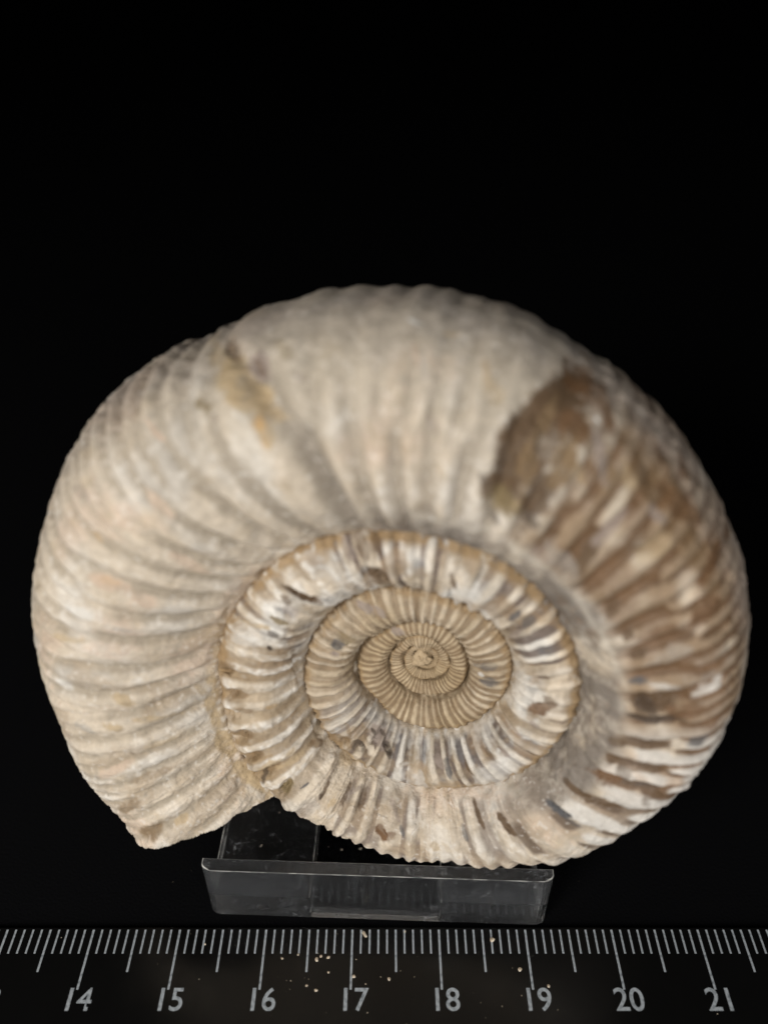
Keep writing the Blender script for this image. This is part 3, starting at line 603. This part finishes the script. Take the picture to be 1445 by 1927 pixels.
for k in range(127,223):
    nm='centimetre_mark' if k%10==0 else 'half_centimetre_mark' if k%5==0 else 'millimetre_mark'
    o=link(nm,marks[nm],None,ruler); o.location=((k/10-CM0)*CM,-.035*CM,PRINT_Z)
dg=None
for n_ in range(13,22):
    fc=bpy.data.curves.new('numeral','FONT'); fc.body=str(n_); fc.align_x='CENTER'; fc.size=.33*CM; fc.offset=.0035*CM; fc.space_character=1.02; fc.resolution_u=6
    to=bpy.data.objects.new('tmp',fc); coll.objects.link(to)
    dg=bpy.context.evaluated_depsgraph_get(); me=bpy.data.meshes.new_from_object(to.evaluated_get(dg)); bpy.data.objects.remove(to); bpy.data.curves.remove(fc)
    me.materials.clear(); me.materials.append(pm)
    o=link('numeral',me,None,ruler); o.location=((n_-CM0+.03)*CM,-.90*CM,PRINT_Z); tag(o,'printed number %d'%n_)

# ---------------------------------------------------------------- acrylic stand
def acrylic(name,haze,col,rough=.02):
    m,nt,b=material(name,(.97,.98,1),rough,.5)
    b.inputs['Transmission Weight'].default_value=1; b.inputs['IOR'].default_value=1.49
    d=node(nt,'ShaderNodeBsdfDiffuse'); d.inputs['Color'].default_value=(*col,1)
    tc=node(nt,'ShaderNodeTexCoord'); a=node(nt,'ShaderNodeTexNoise',Scale=260.,Detail=6.,Roughness=.72); nt.links.new(tc.outputs['Object'],a.inputs['Vector'])
    f=node(nt,'ShaderNodeTexNoise',Scale=1500.,Detail=4.,Roughness=.8); nt.links.new(tc.outputs['Object'],f.inputs['Vector'])
    r=node(nt,'ShaderNodeMapRange'); r.inputs['From Min'].default_value=.35; r.inputs['From Max'].default_value=.7; r.inputs['To Min'].default_value=haze*.75; r.inputs['To Max'].default_value=haze*1.35
    nt.links.new(a.outputs['Fac'],r.inputs['Value'])
    s=node(nt,'ShaderNodeMapRange'); s.inputs['From Min'].default_value=.665; s.inputs['From Max'].default_value=.75; s.inputs['To Min'].default_value=0; s.inputs['To Max'].default_value=.30
    mu=node(nt,'ShaderNodeMath',operation='MULTIPLY_ADD'); mu.inputs[1].default_value=.42
    nt.links.new(a.outputs['Fac'],mu.inputs[0]); 
    mu2=node(nt,'ShaderNodeMath',operation='MULTIPLY'); mu2.inputs[1].default_value=.75; nt.links.new(f.outputs['Fac'],mu2.inputs[0]); nt.links.new(mu2.outputs[0],mu.inputs[2])
    nt.links.new(mu.outputs[0],s.inputs['Value'])
    ad=node(nt,'ShaderNodeMath',operation='ADD'); nt.links.new(r.outputs['Result'],ad.inputs[0]); nt.links.new(s.outputs['Result'],ad.inputs[1])
    mxs=node(nt,'ShaderNodeMixShader'); nt.links.new(ad.outputs[0],mxs.inputs[0]); nt.links.new(b.outputs[0],mxs.inputs[1]); nt.links.new(d.outputs[0],mxs.inputs[2])
    nt.links.new(mxs.outputs[0],nt.nodes['Material Output'].inputs['Surface'])
    return m
clear=acrylic('scuffed_clear_acrylic',.008,(.55,.58,.62),.2)
clear2=acrylic('clear_acrylic',.004,(.5,.52,.5))
frost,fnt,fb=material('chipped_acrylic_edge',(.72,.71,.68),.6,.4)
fn=node(fnt,'ShaderNodeTexNoise',Scale=900.,Detail=5.,Roughness=.75); ftc=node(fnt,'ShaderNodeTexCoord'); fnt.links.new(ftc.outputs['Object'],fn.inputs['Vector'])
fr_=node(fnt,'ShaderNodeMapRange'); fr_.inputs['From Min'].default_value=.42; fr_.inputs['From Max'].default_value=.60; fr_.inputs['To Min'].default_value=.97; fr_.inputs['To Max'].default_value=.15
fnt.links.new(fn.outputs['Fac'],fr_.inputs['Value']); fnt.links.new(fr_.outputs['Result'],fb.inputs['Transmission Weight'])
stand=bpy.data.objects.new('display_stand',None); coll.objects.link(stand); stand.empty_display_size=.01
stand.location=(-.085*CM,4.875*CM,TABLE_Z*CM); stand.rotation_euler=(0,0,math.radians(-2.0))
tag(stand,'clear acrylic display stand with raised front lip under the ammonite','display stand')
def rounded_plan(hw,t,rc,n=6):
    pts=[]
    for cx,a0,sx in ((-hw+rc*1.6,180,1),(hw-rc*1.6,270,1)):
        for i in range(n+1):
            a=math.radians(a0+90*i/n); pts.append((cx+rc*1.6*math.cos(a),rc+rc*math.sin(a)))
    pts+= [(hw,t),(-hw,t)]
    return pts
def prism(name,pts,z0,z1,bev,mat,mats=None):
    bm=bmesh.new(); lo=[bm.verts.new((x*CM,y*CM,z0*CM)) for x,y in pts]; hi=[bm.verts.new((x*CM,y*CM,z1*CM)) for x,y in pts]
    bm.faces.new(lo[::-1]); top=bm.faces.new(hi)
    for i in range(len(pts)): j=(i+1)%len(pts); bm.faces.new((lo[i],lo[j],hi[j],hi[i]))
    if bev:
        es=[e for e in bm.edges if abs(e.verts[0].co.z-e.verts[1].co.z)<1e-7 and e.verts[0].co.z>.5*(z0+z1)*CM]
        r=bmesh.ops.bevel(bm,geom=es,offset=bev*CM,segments=2,affect='EDGES')
        if mats:
            for f in r['faces']: f.material_index=1
    bmesh.ops.recalc_face_normals(bm,faces=bm.faces)
    me=bm_mesh(name,bm); me.materials.append(mat)
    if mats: me.materials.append(mats)
    return me
ARM_T=.33
def arm(x0,x1):
    # horizontal bar that bends up into a leaning back rest (side outline swept across x); rest added as a support, unseen in the image
    side=[(.06,0),(2.55,0),(3.05,1.9),(2.82,1.96),(2.36,ARM_T),(.06,ARM_T)]
    bm=bmesh.new(); A=[bm.verts.new((x0*CM,y*CM,z*CM)) for y,z in side]; B=[bm.verts.new((x1*CM,y*CM,z*CM)) for y,z in side]
    bm.faces.new(A); bm.faces.new(B[::-1])
    for i in range(len(side)): j=(i+1)%len(side); bm.faces.new((A[j],A[i],B[i],B[j]))
    bmesh.ops.recalc_face_normals(bm,faces=bm.faces)
    es=[e for e in bm.edges if abs(e.verts[0].co.x-e.verts[1].co.x)<1e-7]
    r=bmesh.ops.bevel(bm,geom=es,offset=.014*CM,segments=1,affect='EDGES')
    for f in r['faces']: f.material_index=1
    me=bm_mesh('arm',bm); me.materials.append(clear2); me.materials.append(frost); return me
GAP=.012                                    # hair of air under the acrylic
lip_o=link('lip',prism('lip',rounded_plan(1.97,.15,.09),GAP,.97,.012,clear,frost))
tmp=[]
for x0,x1 in ((-1.95,-.78),(.74,1.9)):
    me=arm(x0,x1)
    for v in me.vertices: v.co.z+=.0137*CM
    ao=link('tmp_arm',me); tmp.append(ao)
    md=lip_o.modifiers.new('join','BOOLEAN'); md.operation='UNION'; md.solver='EXACT'; md.object=ao
dg=bpy.context.evaluated_depsgraph_get(); me=bpy.data.meshes.new_from_object(lip_o.evaluated_get(dg)); me.name='acrylic_sheet'
for o in tmp+[lip_o]: bpy.data.objects.remove(o)
bpy.data.objects.remove(stand)
stand=link('display_stand',me)
stand.location=(-.085*CM,4.875*CM,TABLE_Z*CM); stand.rotation_euler=(0,0,math.radians(-2.0))
tag(stand,'clear acrylic display stand with raised front lip under the ammonite','display stand')

film=bpy.data.materials.new('added_haze'); film.use_nodes=True; gnt=film.node_tree; gnt.nodes.clear()
g0=node(gnt,'ShaderNodeOutputMaterial'); g1=node(gnt,'ShaderNodeBsdfTransparent'); g2=node(gnt,'ShaderNodeBsdfDiffuse'); g2.inputs['Color'].default_value=(.5,.52,.55,1)
g3=node(gnt,'ShaderNodeMixShader'); gn=node(gnt,'ShaderNodeTexNoise',Scale=220.,Detail=6.,Roughness=.7); gtc=node(gnt,'ShaderNodeTexCoord'); gnt.links.new(gtc.outputs['Object'],gn.inputs['Vector'])
gm=node(gnt,'ShaderNodeMapRange'); gm.inputs['From Min'].default_value=.3; gm.inputs['From Max'].default_value=.7; gm.inputs['To Min'].default_value=.008; gm.inputs['To Max'].default_value=.04
gnt.links.new(gn.outputs['Fac'],gm.inputs['Value']); gnt.links.new(gm.outputs['Result'],g3.inputs[0]); gnt.links.new(g1.outputs[0],g3.inputs[1]); gnt.links.new(g2.outputs[0],g3.inputs[2]); gnt.links.new(g3.outputs[0],g0.inputs['Surface'])
for x0,x1 in ((-1.93,-.80),(.76,1.88)):  # added thin sheets that put a grey haze behind the lip ends
    bm=bmesh.new(); bmesh.ops.create_cube(bm,size=1)
    for v in bm.verts: v.co=Vector(((x0+x1)/2*CM+v.co.x*(x1-x0)*CM,(.1565+v.co.y*.007)*CM,(.47+v.co.z*.88)*CM))
    link('haze_film',bm_mesh('haze_film',bm),film,stand)

# ---------------------------------------------------------------- crumbs of stone
cm_,cnt,cb=material('crumb_stone',(.62,.53,.40),.85,.2)
ci=node(cnt,'ShaderNodeTexNoise',Scale=1800.,Detail=4.); ctc=node(cnt,'ShaderNodeTexCoord'); cnt.links.new(ctc.outputs['Object'],ci.inputs['Vector'])
cr=node(cnt,'ShaderNodeValToRGB'); cr.color_ramp.elements[0].position=.3; cr.color_ramp.elements[0].color=(.33,.24,.145,1); cr.color_ramp.elements[1].position=.62; cr.color_ramp.elements[1].color=(.66,.59,.49,1)
cnt.links.new(ci.outputs['Fac'],cr.inputs['Fac']); cnt.links.new(cr.outputs['Color'],cb.inputs['Base Color'])
def crumb_mesh(seed,rx,ry,rz):
    bm=bmesh.new(); bmesh.ops.create_icosphere(bm,subdivisions=3,radius=1)
    p=np.array([v.co[:] for v in bm.verts]); f=1+.38*noise(p,1.3,seed+40)+.2*noise(p,3.1,seed+60)
    for v,k in zip(bm.verts,f): v.co=Vector((v.co.x*rx*k*CM,v.co.y*ry*k*CM,max(v.co.z*k,-.7)*rz*CM))
    return bm_mesh('crumb',bm)
CRUMBS=[(-0.224, 4.672, 0, 0.0196, 0.0393, 0.5, 'largest elongated white crumb on the ruler just right of the 17 mark'),
(1.242, 4.611, 0, 0.0274, 0.0234, 0.3, 'big angular white crumb sitting on a millimetre mark between 18 and 19'),
(1.517, 4.284, 0, 0.0209, 0.019, 0, 'round pale crumb on the ruler just left of the 19 mark'),
(-0.758, 4.393, 0, 0.0192, 0.023, 0.2, 'largest tan crumb of the small cluster between 16 and 17'),
(-0.712, 4.428, 0, 0.0154, 0.0135, 0.9, 'small tan crumb touching the largest one of the cluster between 16 and 17'),
(-0.628, 4.416, 0, 0.0192, 0.0154, 0.6, 'flat tan crumb at the right end of the cluster between 16 and 17'),
(-0.333, 4.211, 0, 0.0174, 0.0159, 0.1, 'round tan crumb against the lower end of the long 17 mark'),
(-0.743, 4.067, 0, 0.0186, 0.0149, 0.4, 'tan crumb nearest the numbers, low between 16 and 17'),
(-0.851, 4.116, 0, 0.0135, 0.012, 0.4, 'small dull crumb just above and left of the lowest one between 16 and 17'),
(-0.619, 4.256, 0, 0.0114, 0.0106, 0.4, 'dim brown crumb below the cluster between 16 and 17'),
(0.056, 4.183, 0, 0.0151, 0.0173, 0.2, 'lone triangular crumb on the ruler midway between the 17 and 18 marks'),
(-1.149, 4.405, 0, 0.0123, 0.0138, 0.8, 'small pale crumb on the ruler just right of the 16 mark'),
(-0.972, 4.446, 0, 0.0108, 0.0108, 0.2, 'tiny grey crumb at the foot of a millimetre mark left of 16.5'),
(-2.046, 4.564, 0, 0.0101, 0.0132, 0.2, 'tiny tan crumb stuck on a millimetre mark between 15 and 15.5'),
(1.81, 4.111, 0, 0.0165, 0.015, 0.3, 'reddish tan crumb on the ruler right of the long 19 mark'),
(0.243, 4.708, 0, 0.0102, 0.0102, 0.3, 'tiny white crumb at the upper end of a millimetre mark near 17.6'),
(-1.503, 5.617, 0.27, 0.0125, 0.0192, -0.5, 'pale sliver lying on the left arm of the acrylic stand'),
(-1.328, 6.077, 0.27, 0.0095, 0.0112, -0.2, 'tiny white crumb on the acrylic arm right under the notch in the fossil'),
(-0.535, 5.765, -0.06, 0.0155, 0.0112, 0.4, 'small tan crumb on the black table in the gap of the stand, left one'),
(-0.3, 5.779, -0.06, 0.019, 0.0121, 0.3, 'larger yellowish crumb on the black table in the gap of the stand, right one')]
for i,(x,y,z,rx,ry,rot,label) in enumerate(CRUMBS):
    rz=.7*min(rx,ry); o=link('crumb',crumb_mesh(i,rx,ry,rz),cm_); o.location=(x*CM,y*CM,(z+.66*rz)*CM); o.rotation_euler=(0,0,rot)
    tag(o,label,'crumb','crumbs fallen from the fossil')
# finer dust, one object
bm=bmesh.new()
for k in range(110):
    if k<80: x,y,z=rng.normal(-.1,1.3),rng.uniform(3.2,4.7),0
    else: x,y,z=rng.uniform(-2.6,3.4),rng.uniform(5.0,7.5),TABLE_Z
    if z<0 and -2.2<x<2 and y<7.5: 
        if -.9<x<.6: pass
        else: continue
    s=abs(rng.normal(0,.0035))+.0015
    vs=[]
    for q in range(4):
        a=q*1.571+rng.uniform(-.5,.5); vs.append(bm.verts.new(((x+math.cos(a)*s)*CM,(y+math.sin(a)*s)*CM,z*CM+.00001)))
    ap=bm.verts.new((x*CM,y*CM,(z+s*.8)*CM))
    for q in range(4): bm.faces.new((vs[q],vs[(q+1)%4],ap))
    bm.faces.new(vs[::-1])
du,_,_=material('pale_dust',(.45,.39,.30),.9,.1)
tag(link('dust',bm_mesh('dust',bm),du),'fine pale dust scattered over the black ruler','dust',kind='stuff')
